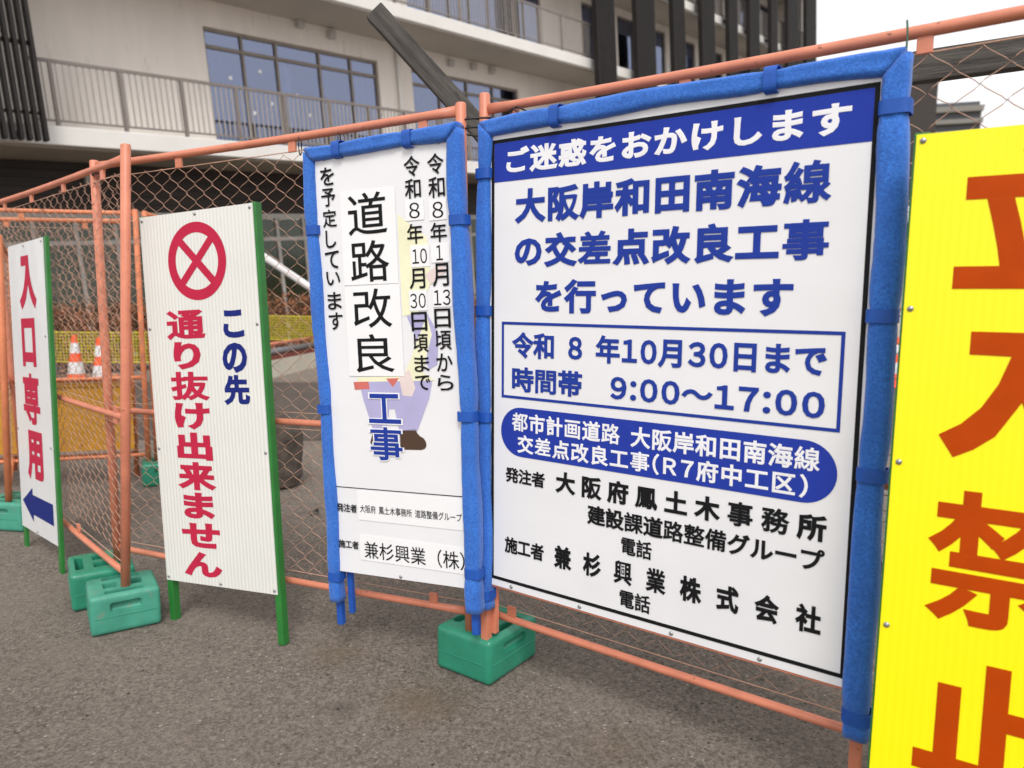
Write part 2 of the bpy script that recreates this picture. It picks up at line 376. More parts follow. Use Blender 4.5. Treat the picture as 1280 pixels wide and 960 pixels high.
for x, z in ((4.12, 1.62), (4.85, 1.85), (4.60, .95), (5.75, 1.45), (6.05, 1.05), (5.05, 1.2)):
    bm = bmesh.new(); bmesh.ops.create_circle(bm, cap_ends=True, segments=12, radius=.042); bm.transform(Matrix.Translation((x, WY + .1035, z)) @ Matrix.Rotation(R(90), 4, 'X')); emit('sticker', bm, M['paper'], ROOT)
window(9.26, 13.62, .01, 2.55, [10.3, 11.4, 12.5], [2.18], [(9.3, 10.2, 2.05, 'dark_panel'), (11.5, 12.4, 2.1, 'curtain')])
for a, b in ops1[2:]: window(a, b, .01, 2.55, [(a + b) / 2], [2.18], [(a, (a + b) / 2, 2.1, 'curtain')])
for z in (3.4, 6.4):
    for i, (a, b) in enumerate(ops2):
        n = max(1, int((b - a) / .75)); mu = [a + (b - a) * k / n for k in range(1, n)]
        cu = [(a + (b - a) * k / n + .05, a + (b - a) * (k + 1) / n - .05, z + 2.3, 'curtain') for k in range(n) if (k * 7 + i) % 3]
        window(a, b, z + .01, z + 2.45, mu, [], cu)
# balcony railings
def railing(z, a, b):
    bm = bmesh.new(); box(bm, a, b, .06, .10, z + 1.00, z + 1.05); box(bm, a, b, .065, .095, z + .08, z + .11)
    o = emit('railing', bm, M['railing'], ROOT)
    bm = bmesh.new(); x = a + .05
    while x < b:
        box(bm, x - .011, x + .011, .072, .088, z + .112, z + .998); x += .105
    emit('balusters', bm, M['baluster'], o)
    x = a + .28
    while x < b:
        bm = bmesh.new(); box(bm, x - .025, x + .025, .045, .115, z, z + .998); emit('post', bm, M['railing'], o); x += 1.075
railing(.002, -.2, 15.6); railing(3.402, -.2, 15.6); railing(6.402, 16, 34.2)
# dark louver screens: a group of narrow slats at the left end, broad fluted screens at the right
bm = bmesh.new(); x = -3.4
while x < -.2:
    box(bm, x - .025, x + .025, -.38, -.22, -.31, 12); x += .112
box(bm, -3.45, -.2, -.24, -.20, 1.13, 1.19); box(bm, -3.45, -.2, -.24, -.20, 3.6, 3.66); box(bm, -3.45, -.2, -.24, -.20, 0.1, .14)
box(bm, -3.0, -2.95, -.2, 0, -.25, -.15); box(bm, -.6, -.55, -.2, 0, -.25, -.15)
emit('louver_screen', bm, M['louver'], ROOT)
for a, w in ((15.22, 1.05), (17.53, 1.22), (19.99, .9), (22.17, 1.1), (24.49, .85), (26.47, 1.05), (28.73, .75), (30.66, 1.35), (33.0, 1.4)):
    bm = bmesh.new(); n = int(w / .12)
    box(bm, a, a + w, -.28, -.24, -.3, 12.4)
    for i in range(n): box(bm, a + (i + .1) * w / n, a + (i + .62) * w / n, -.42, -.281, -.3, 12.4)
    for zz in (-.2, 3.2, 6.2, 9.3): box(bm, a + w / 2 - .05, a + w / 2 + .05, -.239, .0, zz, zz + .08)
    emit('louver_screen', bm, M['louver'], ROOT)
# small wall vents and a rain pipe under the upper slab
for x, z in ((5.9, 2.98), (6.75, 2.9), (10.7, 2.86), (11.6, 2.9), (12.4, 2.9), (15.9, 2.6)):
    bm = bmesh.new(); box(bm, x - .09, x + .09, WY - .14, WY - .001, z - .08, z + .10, .02); emit('vent_hood', bm, M['pale_frame'], ROOT, True)
bm = bmesh.new(); tube(bm, [(8.75, WY - .07, 0.01), (8.75, WY - .07, 3.06)], .05, 8); emit('drain_pipe', bm, M['slab'], ROOT, True)
# ground floor: recessed brown cladding above a run of windows
bm = bmesh.new(); GY = 1.5
for i in range(6): box(bm, U0, U1, GY, GY + .03, -1.22 + i * .1475 + .004, -1.22 + i * .1475 + .140)
box(bm, U0, U1, GY + .031, GY + .2, -1.22, -.335)
emit('cladding', bm, M['brown_clad'], ROOT)
for zt in ():
    pass
bm = bmesh.new(); x = U0 + .3; 
box(bm, U0, U1, GY + .02, GY + .14, -1.32, -1.222); box(bm, U0, U1, GY + .03, GY + .13, -1.82, -1.74)
k = 0
while x < U1:
    box(bm, x - .035, x + .035, GY + .04, GY + .12, -4.6, -1.322); x += .70; k += 1
o = emit('ground_floor_window', bm, M['pale_frame'], ROOT)
bm = bmesh.new(); box(bm, U0, U1, GY + .078, GY + .084, -4.6, -1.322); emit('pane', bm, M['dull_glass'], o)
bm = bmesh.new(); prev = None
for i in range(400):
    x = U0 + .1 + i * .1; y = GY + .5 + .05 * math.sin(i * 1.7)
    cur = (bm.verts.new((x, y, -4.7)), bm.verts.new((x, y, -1.3)))
    if prev: bm.faces.new((prev[0], cur[0], cur[1], prev[1]))
    prev = cur
emit('curtain', bm, M['curtain_green'], o)
bm = bmesh.new(); box(bm, U0, U1, GY, GY + .3, -9, -4.6); emit('plinth', bm, M['concrete'], ROOT)
bm = bmesh.new(); box(bm, .85, 1.1, GY - .12, GY - .001, -.72, -.52, .01); emit('wall_lamp', bm, M['pale_frame'], ROOT)
for x in (-4.5, 9.0, 15.5, 22, 28, 34):
    bm = bmesh.new(); box(bm, x - .25, x + .25, .3, .8, -9, -.34); emit('column', bm, M['brown_clad'], ROOT)

# ------------------------------------------------------------------ far side at the right
def rot2(p, q): return math.atan2(q[1] - p[1], q[0] - p[0])
t = thing('apartment_block', 'far grey apartment block with rows of pale balconies above the yellow sign', 'building', (112, 200, 0), R(-16))
bm = bmesh.new(); box(bm, -40, 9.5, 0, 14, -1, 50.4); emit('wall', bm, M['far_wall'], t)
bm = bmesh.new(); box(bm, -40.2, 9.8, -1.4, 14.2, 50.402, 50.9); emit('roof', bm, M['far_slab'], t)
for i in range(17):
    bm = bmesh.new(); box(bm, -40, 9.6, -1.5, -.001, 1.5 + i * 3, 2.6 + i * 3); emit('balcony', bm, M['far_slab'], t)
    bm = bmesh.new()
    box(bm, -39, 9, -.05, -.003, 2.65 + i * 3, 4.1 + i * 3); emit('window_band', bm, M['far_dark'], t)
t = thing('dark_clad_building', 'dark brown clad building behind the right edge of the large white sign', 'building', (17.8, 40, 0), R(-8))
bm = bmesh.new(); box(bm, -9, 4.1, 0, 8, -1, 12.4); emit('wall', bm, M['brown_clad'], t)
bm = bmesh.new(); box(bm, -9.1, 4.15, -.1, 8.1, 12.402, 12.6); emit('roof', bm, M['louver'], t)
for i in range(4):
    bm = bmesh.new(); box(bm, -8 + i * 3, -6.5 + i * 3, -.06, -.004, 8.2, 9.8); emit('window', bm, M['far_dark'], t)
# road bank with retaining wall and guardrail, seen through the slot between the two right-hand signs
bm = bmesh.new()
pr = [(11.0, -.2), (11.0, 1.0), (11.25, 1.0), (13.6, 2.25), (30, 2.3), (30, -.2)]
va = [bm.verts.new((2.5, y, z)) for y, z in pr]; vb = [bm.verts.new((24, y, z)) for y, z in pr]
bm.faces.new(va); bm.faces.new(vb[::-1])
for i in range(len(pr)): bm.faces.new((va[i], va[(i + 1) % 6], vb[(i + 1) % 6], vb[i]))
bmesh.ops.recalc_face_normals(bm, faces=bm.faces)
tag(emit('bank', bm, M['asphalt']), None, None, kind='structure')
bm = bmesh.new(); box(bm, 2.4, 24, 10.86, 10.996, -.2, 1.06, .01); tag(emit('retaining_wall', bm, M['concrete']), 'low beige concrete retaining wall along the foot of the road bank', 'wall')
t = thing('guardrail', 'pale metal guardrail along the top of the road bank', 'guardrail', (2.6, 13.9, 2.25))
bm = bmesh.new(); box(bm, 0, 21, -.03, .03, .42, .72, .02); emit('beam', bm, M['guardrail'], t)
for i in range(8): bm = bmesh.new(); tube(bm, [(.5 + i * 2.8, .1, -.05), (.5 + i * 2.8, .1, .75)], .06, 8); emit('post', bm, M['guardrail'], t, True)

def leaves(bm, cx, cy, cz, sx, sy, sz, n, size, nm=3, rnd=None, shape='box'):
    r = rnd or random
    for _ in range(n):
        while True:
            x, y, z = r.uniform(-1, 1), r.uniform(-1, 1), r.uniform(-1, 1)
            if shape == 'box' or x * x + y * y + z * z < 1: break
        lump = .82 + .18 * math.sin(x * 9.1 + z * 3.7 + cx) * math.cos(y * 7 + x * 5)
        p = Vector((cx + x * sx, cy + y * sy * lump, cz + z * sz * lump))
        a = Vector((r.uniform(-1, 1), r.uniform(-1, 1), r.uniform(-.6, .9))).normalized()
        b = a.orthogonal().normalized(); b.rotate(Matrix.Rotation(r.uniform(0, 6.28), 3, a)); c = a.cross(b)
        s = size * r.uniform(.6, 1.3)
        vs = [bm.verts.new(p + b * s), bm.verts.new(p + c * s * .45), bm.verts.new(p - b * s), bm.verts.new(p - c * s * .45)]
        bm.faces.new(vs).material_index = r.randrange(nm)
def shrub(name, label, x, y, z, sx, sy, sz, n, size, mats, cat='shrub', group=None, shape='ball'):
    t = thing(name, label, cat, (x, y, z), group=group)
    bm = bmesh.new(); leaves(bm, 0, 0, sz, sx, sy, sz, n, size, len(mats), shape=shape); emit('foliage', bm, [M[m] for m in mats], t)
    for i in range(5):
        a = -sx * .7 + sx * 1.4 * i / 4; bm = bmesh.new()
        tube(bm, [(a, 0, -.05), (a * 1.05 + .03, .03, sz * .6), (a * 1.2, .0, sz * 1.5)], [.018, .012, .005], 5); emit('stem', bm, M['leaf_dark'], t)
    return t
shrub('shrub', 'green shrub behind the guardrail on the road bank', 8.2, 15.2, 2.25, 1.3, .7, .62, 2600, .075, ['leaf_green', 'leaf_deep', 'leaf_dark'])
shrub('shrub', 'second green shrub farther right behind the guardrail', 11.2, 15.6, 2.25, 1.3, .7, .66, 2200, .075, ['leaf_green', 'leaf_deep', 'leaf_dark'])

# ------------------------------------------------------------------ yard behind the fence, left
for lab, u, hl, n in (('russet clipped hedge along the building behind the traffic cones', -.3, 3.3, 20000), ('russet clipped hedge along the building behind the white slanting pole', 7.4, 4.2, 24000)):
    o = shrub('hedge', lab, -7.4055 + .651 * u + .5, 12.3042 + .7549 * u - .43, 0, hl, .33, 0.61 + .012 * u, n, .032, ['leaf_red', 'leaf_brown', 'leaf_dark'], 'hedge', 'hedge stretches', 'box')
    o.rotation_euler = (0, 0, R(49.2))
def net(label, pts, z0, z1):
    """knotted plastic net strung between thin stakes"""
    t = thing('safety_net', label, 'net', (pts[0][0], pts[0][1], 0), group='yellow nets')
    bm = bmesh.new(); L = []
    for (a, b) in zip(pts, pts[1:]):
        n = int(math.dist(a, b) / .045)
        L += [((a[0] + (b[0] - a[0]) * i / n) - pts[0][0], (a[1] + (b[1] - a[1]) * i / n) - pts[0][1]) for i in range(n)]
    zs = [z0 + (z1 - z0) * k / 9 for k in range(10)]
    sag = lambda i: -.02 * abs(math.sin(i * .035))
    for i, (x, y) in enumerate(L):
        box(bm, x - .0035, x + .0035, y - .003, y + .003, z0 + sag(i), z1 + sag(i))
    for z in zs:
        for i in range(0, len(L) - 4, 4):
            tube(bm, [(L[i][0], L[i][1], z + sag(i)), (L[i + 4][0], L[i + 4][1], z + sag(i + 4))], .009 if z in (zs[0], zs[-1]) else .0042, 4, False)
    emit('net_band', bm, M['net_yellow'], t)
    for i in range(0, len(L), 34):
        bm = bmesh.new(); tube(bm, [(L[i][0], L[i][1] + .02, -.03), (L[i][0], L[i][1] + .02, z1 + .02)], .011, 6); emit('stake', bm, M['grey_pipe'], t)
net('yellow plastic net behind the traffic cones, left of the orange posts', [(-8.2, 10.75), (-4.75, 10.6)], .32, .75)
net('yellow plastic net in front of the hedge, between the two central signs', [(-4.9, 13.9), (-1.6, 13.7)], .46, .90)
# low concrete edging wall with pipes lying along it
def strip_dir(a, b): return Vector((b[0] - a[0], b[1] - a[1], 0)).normalized()
ka, kb = Vector((-3.80, 10.75, 0)), Vector((-3.42, 14.0, 0)); kd = (kb - ka).normalized(); kn = Vector((kd.y, -kd.x, 0))
def along(bm, off, w, z0, z1, bev=.01):
    L = (kb - ka).length
    q = [ka + kn * off, ka + kn * (off - w), kb + kn * (off - w), kb + kn * off]
    vs = [bm.verts.new((p.x, p.y, z)) for z in (z0, z1) for p in q]
    fs = [bm.faces.new([vs[i] for i in f]) for f in ((0, 1, 2, 3), (7, 6, 5, 4), (0, 4, 5, 1), (1, 5, 6, 2), (2, 6, 7, 3), (3, 7, 4, 0))]
    bmesh.ops.recalc_face_normals(bm, faces=fs)
bm = bmesh.new(); along(bm, 0, .34, -.05, .27); M['pale_concrete'] = mat('pale_concrete', (.62, .58, .49, 1), .85, .1, 3, .002, 40)
tag(emit('low_wall', bm, M['pale_concrete']), 'low beige concrete edging wall behind the wire fence', 'wall')
bm = bmesh.new(); along(bm, -.02, .22, .272, .33); tag(emit('edging_board', bm, M['red_strip']), 'dull red board lying along the top of the low edging wall', 'board')
bm = bmesh.new(); tube(bm, [ka + kn * -.12 + Vector((0, 0, .385)), kb + kn * -.12 + Vector((0, 0, .385))], .055, 12); tag(emit('grey_pipe', bm, M['grey_pipe'], None, True), 'dark grey pipe lying on the low edging wall', 'pipe')
bm = bmesh.new(); tube(bm, [ka + kn * -.2 + Vector((0, 0, .50)), kb + kn * -.2 + Vector((0, 0, .50))], .03, 10)
for i in range(4):
    p = ka.lerp(kb, .05 + .3 * i) + kn * -.2; tube(bm, [p + Vector((0, 0, .33)), p + Vector((0, 0, .5))], .02, 8)
tag(emit('orange_rail', bm, M['orange'], None, True), 'thin orange barrier rail above the grey pipe on the edging wall', 'rail')
# white pole leaning on a dark stake
t = thing('white_pole', 'white metal pole slanting down from behind the no-through sign', 'pole', (-3.75, 9.2, 0))
bm = bmesh.new(); tube(bm, [(.28, 0, 2.02), (3.25, .05, .02)], .045, 12); emit('pole_shaft', bm, M['white_pole'], t, True)
bm = bmesh.new(); tube(bm, [(.36, .09, -.05), (.36, .09, 2.05)], .035, 10); emit('stake', bm, M['grey_pipe'], t, True)
# mottled stump
bm = bmesh.new()
bmesh.ops.create_uvsphere(bm, u_segments=28, v_segments=18, radius=1)
for v in bm.verts:
    k = math.copysign(abs(v.co.z) ** .55, v.co.z); rr = max(1e-4, math.hypot(v.co.x, v.co.y)); q = rr ** .28 / rr
    v.co = Vector((v.co.x * q * .19, v.co.y * q * .18, .235 + k * .245)) * (1 + .05 * math.sin(v.co.x * 7 + v.co.z * 9))
tag(emit('stump', bm, M['stone'], None, True, (-1.60, 4.85, 0)), 'dark mottled rounded stump with pale scratches behind the wire fence', 'stump')
# traffic cones
def cone(x, y, label):
    t = thing('traffic_cone', label, 'cone', (x, y, 0), group='traffic cones behind the fence')
    bm = bmesh.new(); box(bm, -.19, .19, -.19, .19, 0, .035, .012); emit('base', bm, M['cone'], t)
    zs = [(.035, .13), (.20, .106), (.201, .108), (.36, .082), (.361, .080), (.48, .064), (.481, .066), (.62, .047), (.621, .045), (.72, .032), (.725, .024)]
    bm = bmesh.new(); n = 20; rings = [[bm.verts.new((r * math.cos(2 * math.pi * k / n), r * math.sin(2 * math.pi * k / n), z)) for k in range(n)] for z, r in zs]
    for i, (a, b) in enumerate(zip(rings, rings[1:])):
        for k in range(n): bm.faces.new((a[k], a[(k + 1) % n], b[(k + 1) % n], b[k])).material_index = 1 if i in (2, 6) else 0
    bm.faces.new(rings[-1]); emit('cone_body', bm, [M['cone'], M['cone_white']], t)
cone(-5.98, 10.05, 'taller looking orange and white traffic cone, middle of three by the yellow plate'); cone(-5.36, 9.55, 'orange and white traffic cone at the right of the group of cones')
cone(-6.55, 10.2, 'orange traffic cone half hidden behind the green sign leg')
cone(5.55, 10.6, 'red and white traffic cone glimpsed between the white and yellow signs')

# ------------------------------------------------------------------ pipe fences with chain link
def chain(bm, x0, x1, z0, z1, p, q, r=.00112, seed=1):
    """woven zigzag wires; p = half cell width, q = half cell height"""
    rnd = random.Random(seed); n = int((x1 - x0) / p); rows = int((z1 - z0) / q)
    ph1, ph2 = rnd.uniform(0, 6), rnd.uniform(0, 6)
    warp = lambda x, z: (x + .010 * math.sin(z * 3.1 + ph1) + .004 * math.sin(z * 13 + x * 5), z - .010 * math.sin(x * 4.2 + ph2) - .003 * math.sin(x * 23 + z * 11))
    for i in range(n):
        pts = []
        jit = rnd.uniform(-.0025, .0025)
        for k in range(rows):
            s0 = (k + i) % 2
            a = x0 + (i + s0) * p; b = x0 + (i + 1 - s0) * p
            za = z1 - k * q
            for j in range(4):
                f = j / 4; g = f * .55 + (.5 - .5 * math.cos(f * math.pi)) * .45
                x, z = warp(a + (b - a) * g + jit, za - q * f)
                pts.append((min(max(x, x0), x1), .0035 * math.cos(f * math.pi) * (1 if s0 else -1), z))
        tube(bm, pts, r, 4, False)
def fence(label, A, B, ztop=1.85, zmid=.82, zbot=.205, posttop=1.88, lean=(0, 0), lean2=None, dz=(0, 0), foot=.02, mat_='orange', p=.05, seed=1, tabs=4, rail_r=.0140, at=None, group='orange pipe and chain link fence panels'):
    d = Vector((B[0] - A[0], B[1] - A[1], 0)); L = d.length
    t = thing('fence_panel', label, 'fence', (A[0], A[1], 0), rot2(A, B), group)
    m = M[mat_]; l0, l1 = lean, lean2 or lean
    def put(nm, bm, mt, sm=True):                      # old panels lean a little: each end has its own lean
        for v in bm.verts:
            f = v.co.x / L; k = v.co.z / posttop
            v.co.x += ((1 - f) * l0[0] + f * l1[0]) * k; v.co.y += ((1 - f) * l0[1] + f * l1[1]) * k; v.co.z += ((1 - f) * dz[0] + f * dz[1]) * k
        return emit(nm, bm, mt, t, sm)
    for x, z1 in ((0, posttop), (L, posttop)):
        bm = bmesh.new(); tube(bm, [(x, 0, foot), (x, 0, z1 * .5), (x, 0, z1 - .004), (x, 0, z1)], [.0172, .0172, .0172, .014], 16)
        put('post', bm, m)
    for nm, z in (('top_rail', ztop), ('middle_rail', zmid), ('bottom_rail', zbot)):
        bm = bmesh.new(); n = 16; rr = rail_r if nm == 'top_rail' else rail_r * .86
        tube(bm, [(.004 + (L - .008) * k / n, 0, z - .006 * math.sin(math.pi * k / n)) for k in range(n + 1)], rr, 14)
        for v in bm.verts:                             # hammered flat where it meets the post
            e = min(v.co.x, L - v.co.x); q = max(0, 1 - e / .10)
            v.co.y *= 1 - .45 * q; v.co.z = z + (v.co.z - z) * (1 + .30 * q)
        put(nm, bm, m)
    bm = bmesh.new(); zt = ztop - .050
    chain(bm, .03, L - .03, zbot + .03, zt, p, p * .80, seed=seed)
    for z in (zt - .002, zbot + .034): tube(bm, [(L * k / 8, 0, z) for k in range(9)], .0019, 5, False)
    for z in (zmid + .03, zmid - .03): tube(bm, [(L * k / 8, 0, z) for k in range(9)], .0015, 5, False)
    put('chain_link', bm, M['wire'])
    for k, x in enumerate(at or [L * (i + .5) / tabs for i in range(tabs)]):
        for z, h in ((ztop - .054, .042), (zbot + .010, .034)):
            if z < 1 and k % 2: continue
            bm = bmesh.new(); box(bm, x - .016, x + .016, -.005, .005, z, z + h, .002); put('tab', bm, m, False)
    for x in (.10, L - .10):
        bm = bmesh.new(); box(bm, x - .02, x + .02, -.006, .006, zmid - .034, zmid + .034, .002); put('bracket', bm, m, False)
    return t
fence('orange pipe fence panel behind the large white notice and the yellow sign', (-.090, 2.405), (1.365, 1.34), 1.855, .84, .207, 1.905, seed=3, at=[.115, .67, 1.224, 1.72])
fence('orange pipe fence panel behind the road improvement sign and the no-through sign', (-1.672, 3.02), (-.135, 2.372), 1.812, .815, .212, 1.835, (0, 0), (-.032, .0), dz=(-.032, .036), p=.042, seed=5, at=[.46, 1.0, 1.53])
fence('orange pipe fence panel running back behind the entrance-only sign', (-2.70, 4.0), (-1.500, 2.735), 1.752, .80, .20, 1.80, (-.12, -.04), (.03, .087), dz=(0, .018), p=.042, seed=8)
fence('orange fence panel with yellow plates, at the back of the yard', (-4.15, 4.45), (-2.46, 4.89), 1.80, .725, .20, 1.825, mat_='orange_old', p=.056, seed=11)
fence('second rear orange fence panel doubled up just behind the yellow plates', (-4.4, 4.58), (-2.61, 5.02), 1.76, .70, .18, 1.79, p=.06, mat_='orange_old', seed=12)
fence('orange fence panel receding behind the no-through sign', (-2.42, 4.93), (-2.36, 6.5), 1.80, .80, .2, 1.82, mat_='orange_old', seed=14)
fence('orange fence panel seen edge-on at the far left behind the entrance-only sign', (-3.55, 5.15), (-2.74, 3.90), 1.55, .80, .2, 1.58, (.02, .05), mat_='orange_old', seed=15)
# yellow plates wired to the rear fence
def plate(a, b, z0, z1, label):
    A = Vector((-4.15, 4.45)); B = Vector((-2.46, 4.89)); d = (B - A).normalized(); n = Vector((d.y, -d.x))
    p = A + d * a + n * -.03
    t = thing('steel_plate', label, 'plate', (p.x, p.y, z0), rot2(A, B), 'yellow plates on the rear fence')
    bm = bmesh.new(); L = b - a; box(bm, 0, L, -.004, .004, 0, z1 - z0, .002); emit('sheet', bm, M['plate'], t)
    bm = bmesh.new(); box(bm, 0, L, -.016, -.0045, z1 - z0 - .03, z1 - z0); box(bm, 0, L, -.016, -.0045, 0, .03); emit('rim', bm, M['plate'], t)
plate(.10, 1.12, .24, .70, 'left yellow ochre plate wired to the rear orange fence'); plate(1.14, 1.66, .24, .70, 'right yellow ochre plate wired to the rear orange fence')

# ------------------------------------------------------------------ water-filled weight blocks
def block_mesh():
    bm = bmesh.new(); box(bm, -.142, .142, -.120, .120, 0, .158)
    bmesh.ops.bevel(bm, geom=[e for e in bm.edges], offset=.024, segments=4, affect='EDGES', profile=.6)
    me = bpy.data.meshes.new('weight_block'); bm.to_mesh(me); bm.free()
    o = bpy.data.objects.new('weight_block', me); COL.objects.link(o)
    cutters = []
    def cut(x0, x1, y0, y1, z0, z1, bev):
        b = bmesh.new(); box(b, x0, x1, y0, y1, z0, z1); bmesh.ops.bevel(b, geom=b.edges[:], offset=bev, segments=3, affect='EDGES', profile=.5)
        m2 = bpy.data.meshes.new('cut'); b.to_mesh(m2); b.free(); c = bpy.data.objects.new('cut', m2); COL.objects.link(c); cutters.append(c)
        md = o.modifiers.new('b', 'BOOLEAN'); md.operation = 'DIFFERENCE'; md.object = c; md.solver = 'EXACT'
    cut(-.078, .078, -.094, -.066, .085, .25, .010); cut(-.078, .078, .066, .094, .085, .25, .010)      # grip slots in the top
    cut(-.062, .062, -.20, -.100, .090, .124, .010); cut(-.062, .062, .100, .20, .090, .124, .010)      # grip recesses in the sides
    for x in (-.05, .05): cut(x - .028, x + .028, -.028, .028, .06, .25, .006)
    bpy.context.view_layer.update()
    ev = bpy.data.meshes.new_from_object(o.evaluated_get(bpy.context.evaluated_depsgraph_get()))
    for c in cutters: bpy.data.objects.remove(c)
    o.modifiers.clear(); o.data = ev; ev.name = 'weight_block'
    b = bmesh.new(); b.from_mesh(ev)
    es = [e for e in b.edges if len(e.link_faces) == 2 and e.calc_face_angle(0) > .9]
    bmesh.ops.bevel(b, geom=es, offset=.003, segments=2, affect='EDGES', clamp_overlap=True)
    for f in b.faces: f.smooth = True
    # moulding seam round the waist
    b.to_mesh(ev); b.free(); ev.materials.clear(); ev.materials.append(M['block'])
    ev.set_sharp_from_angle(angle=R(40)) if hasattr(ev, 'set_sharp_from_angle') else None
    return o
blk = block_mesh()
GB = 'green weight blocks on the fence feet'
def place_block(o, x, y, yaw, label, sc=1, m='block'):
    o.location = (x, y, 0); o.rotation_euler = (0, 0, yaw); o.scale = sc if isinstance(sc, tuple) else (sc, sc, sc); tag(o, label, 'weight block', GB)
    o.material_slots[0].link = 'OBJECT'; o.material_slots[0].material = M[m]
sb = bmesh.new(); hx, hy, cr_ = .1425, .1205, .026; lp = []
for cx_, cy_, a0 in ((hx - cr_, hy - cr_, 0), (-hx + cr_, hy - cr_, 90), (-hx + cr_, -hy + cr_, 180), (hx - cr_, -hy + cr_, 270)):
    lp += [(cx_ + cr_ * math.cos(R(a0 + 15 * i)), cy_ + cr_ * math.sin(R(a0 + 15 * i)), .070) for i in range(7)]
tube(sb, lp + [lp[0]], .0016, 6, False); seam = emit('moulding_seam', sb, M['block'], blk, True)
bs = [blk]
for _ in range(5):
    b = blk.copy(); COL.objects.link(b); c2 = seam.copy(); COL.objects.link(c2); c2.parent = b; bs.append(b)
place_block(bs[0], -.082, 2.452, R(-36 + 90), 'bright green weight block under the joint of the two blue padded signs', .98)
place_block(bs[1], -1.520, 2.765, R(33), 'dusty green weight block in front, holding the front corner post', (.85, .94, .97), 'block_old')
place_block(bs[2], -1.738, 3.005, R(33 + 90), 'green weight block half hidden behind the front corner one', .98)
place_block(bs[3], -2.745, 3.97, R(-10), 'green weight block at the left edge of the picture', 1, 'block_old')
place_block(bs[5], 1.365, 1.34, R(54), 'green weight block at the right end of the fence, beyond the yellow sign', .98)
place_block(bs[4], -2.37, 4.93, R(25), 'dark green weight block at the back under the rear fence post', .98)

# ------------------------------------------------------------------ padded signs
def pad(parent, p0, p1, wd, dp, pinch, mit0=0, mit1=0, seed=1, side=1):
    """foam sleeve from p0 to p1 in the sign plane (x, z); mit = how far the ends slant (mitre)"""
    rnd = random.Random(seed); bm = bmesh.new(); a, b = Vector((p0[0], 0, p0[1])), Vector((p1[0], 0, p1[1]))
    L = (b - a).length; d = (b - a) / L; nrm = Vector((-d.z, 0, d.x)); n = max(24, int(L / .018)); N = 22; rings = []
    f1, f2, f3 = rnd.uniform(0, 6), rnd.uniform(0, 6), rnd.uniform(0, 6)
    for i in range(n + 1):
        s = i / n; x = s * L
        sw = 1 + .05 * math.sin(x * 7 + f1) + .035 * math.sin(x * 19 + f2)
        off = .004 * math.sin(x * 4.3 + f3) + .002 * math.sin(x * 15 + f1)
        pin = 1
        for q in pinch: pin -= .13 * math.exp(-((x - q) / .032) ** 2)
        ring = []
        for k in range(N):
            th = 2 * math.pi * k / N; c, sn = math.cos(th), math.sin(th)
            ex = .62; u = math.copysign(abs(c) ** ex, c); w = math.copysign(abs(sn) ** ex, sn)
            fr = 1 if sn < 0 else .3
            groove = 1 - (.13 * math.exp(-((u - .34 - .05 * math.sin(x * 6 + f2)) / .07) ** 2) + .07 * math.exp(-((u + .38 + .06 * math.sin(x * 5 + f3)) / .09) ** 2)) * fr
            groove += .055 * mnoise.noise(Vector((x * 26 + seed, u * 2.2, w * 2))) + .05 * mnoise.noise(Vector((x * 9 + seed, u * 1.5, w)))
            uu = u * wd / 2 * sw * pin; yy = w * dp / 2 * sw * pin * groove
            # slanted ends
            m_ = uu * side; m_ = m_ * (.95 if m_ > 0 else 1.0) - .012 * max(0, u * side) ** 3
            e = (mit0 * m_ * max(0, 1 - x / .09) + mit1 * m_ * max(0, 1 - (L - x) / .09)) if side > 0 or mit0 or mit1 else 0
            ring.append(bm.verts.new(a + d * (x + e) + nrm * (uu + off) + Vector((0, yy + .006, 0)) + Vector((rnd.uniform(-.0006, .0006), rnd.uniform(-.0008, .0008), rnd.uniform(-.0006, .0006)))))
        rings.append(ring)
    for r0, r1 in zip(rings, rings[1:]):
        for k in range(N): bm.faces.new((r0[k], r0[(k + 1) % N], r1[(k + 1) % N], r1[k]))
    bm.faces.new(rings[0][::-1]); bm.faces.new(rings[-1]); bmesh.ops.recalc_face_normals(bm, faces=bm.faces)
    return emit('foam_pad', bm, M['pad'], parent, True)
def strap(parent, cx, cz, horiz, wd, dp, h=.030):
    """webbing band wrapped round a pad; horiz = band lies across an upright pad"""
    bm = bmesh.new(); n = 26; tn = .0030; rings = []
    for k in range(n):
        th = 2 * math.pi * k / n; c, s = math.cos(th), math.sin(th); ex = .5
        u = math.copysign(abs(c) ** ex, c) * wd / 2; y = math.copysign(abs(s) ** ex, s) * dp / 2 + .006
        rings.append((u, y))
    V = []
    for (u, y) in rings:
        row = []
        for (o_, hh) in ((1, -h / 2), (1, h / 2), (.93, h / 2), (.93, -h / 2)):
            row.append(bm.verts.new((cx + u * o_, y * o_, cz + hh) if horiz else (cx + hh, y * o_, cz + u * o_)))
        V.append(row)
    for i in range(n):
        a, b = V[i], V[(i + 1) % n]
        for j in range(4): bm.faces.new((a[j], b[j], b[(j + 1) % 4], a[(j + 1) % 4]))
    # overlapped tail end
    bmesh.ops.recalc_face_normals(bm, faces=bm.faces)
    o = emit('strap', bm, M['strap'], parent)
    return o
def screw(parent, x, z, y=-.0005):
    bm = bmesh.new(); bmesh.ops.create_uvsphere(bm, u_segments=12, v_segments=8, radius=.0062)
    for v in bm.verts: v.co = Vector((v.co.x, v.co.z * .55, v.co.y))
    box(bm, -.0035, .0035, -.0042, -.0034, -.0008, .0008)
    bmesh.ops.recalc_face_normals(bm, faces=bm.faces)
    return emit('screw', bm, M['steel'], parent, True, (x, y, z))
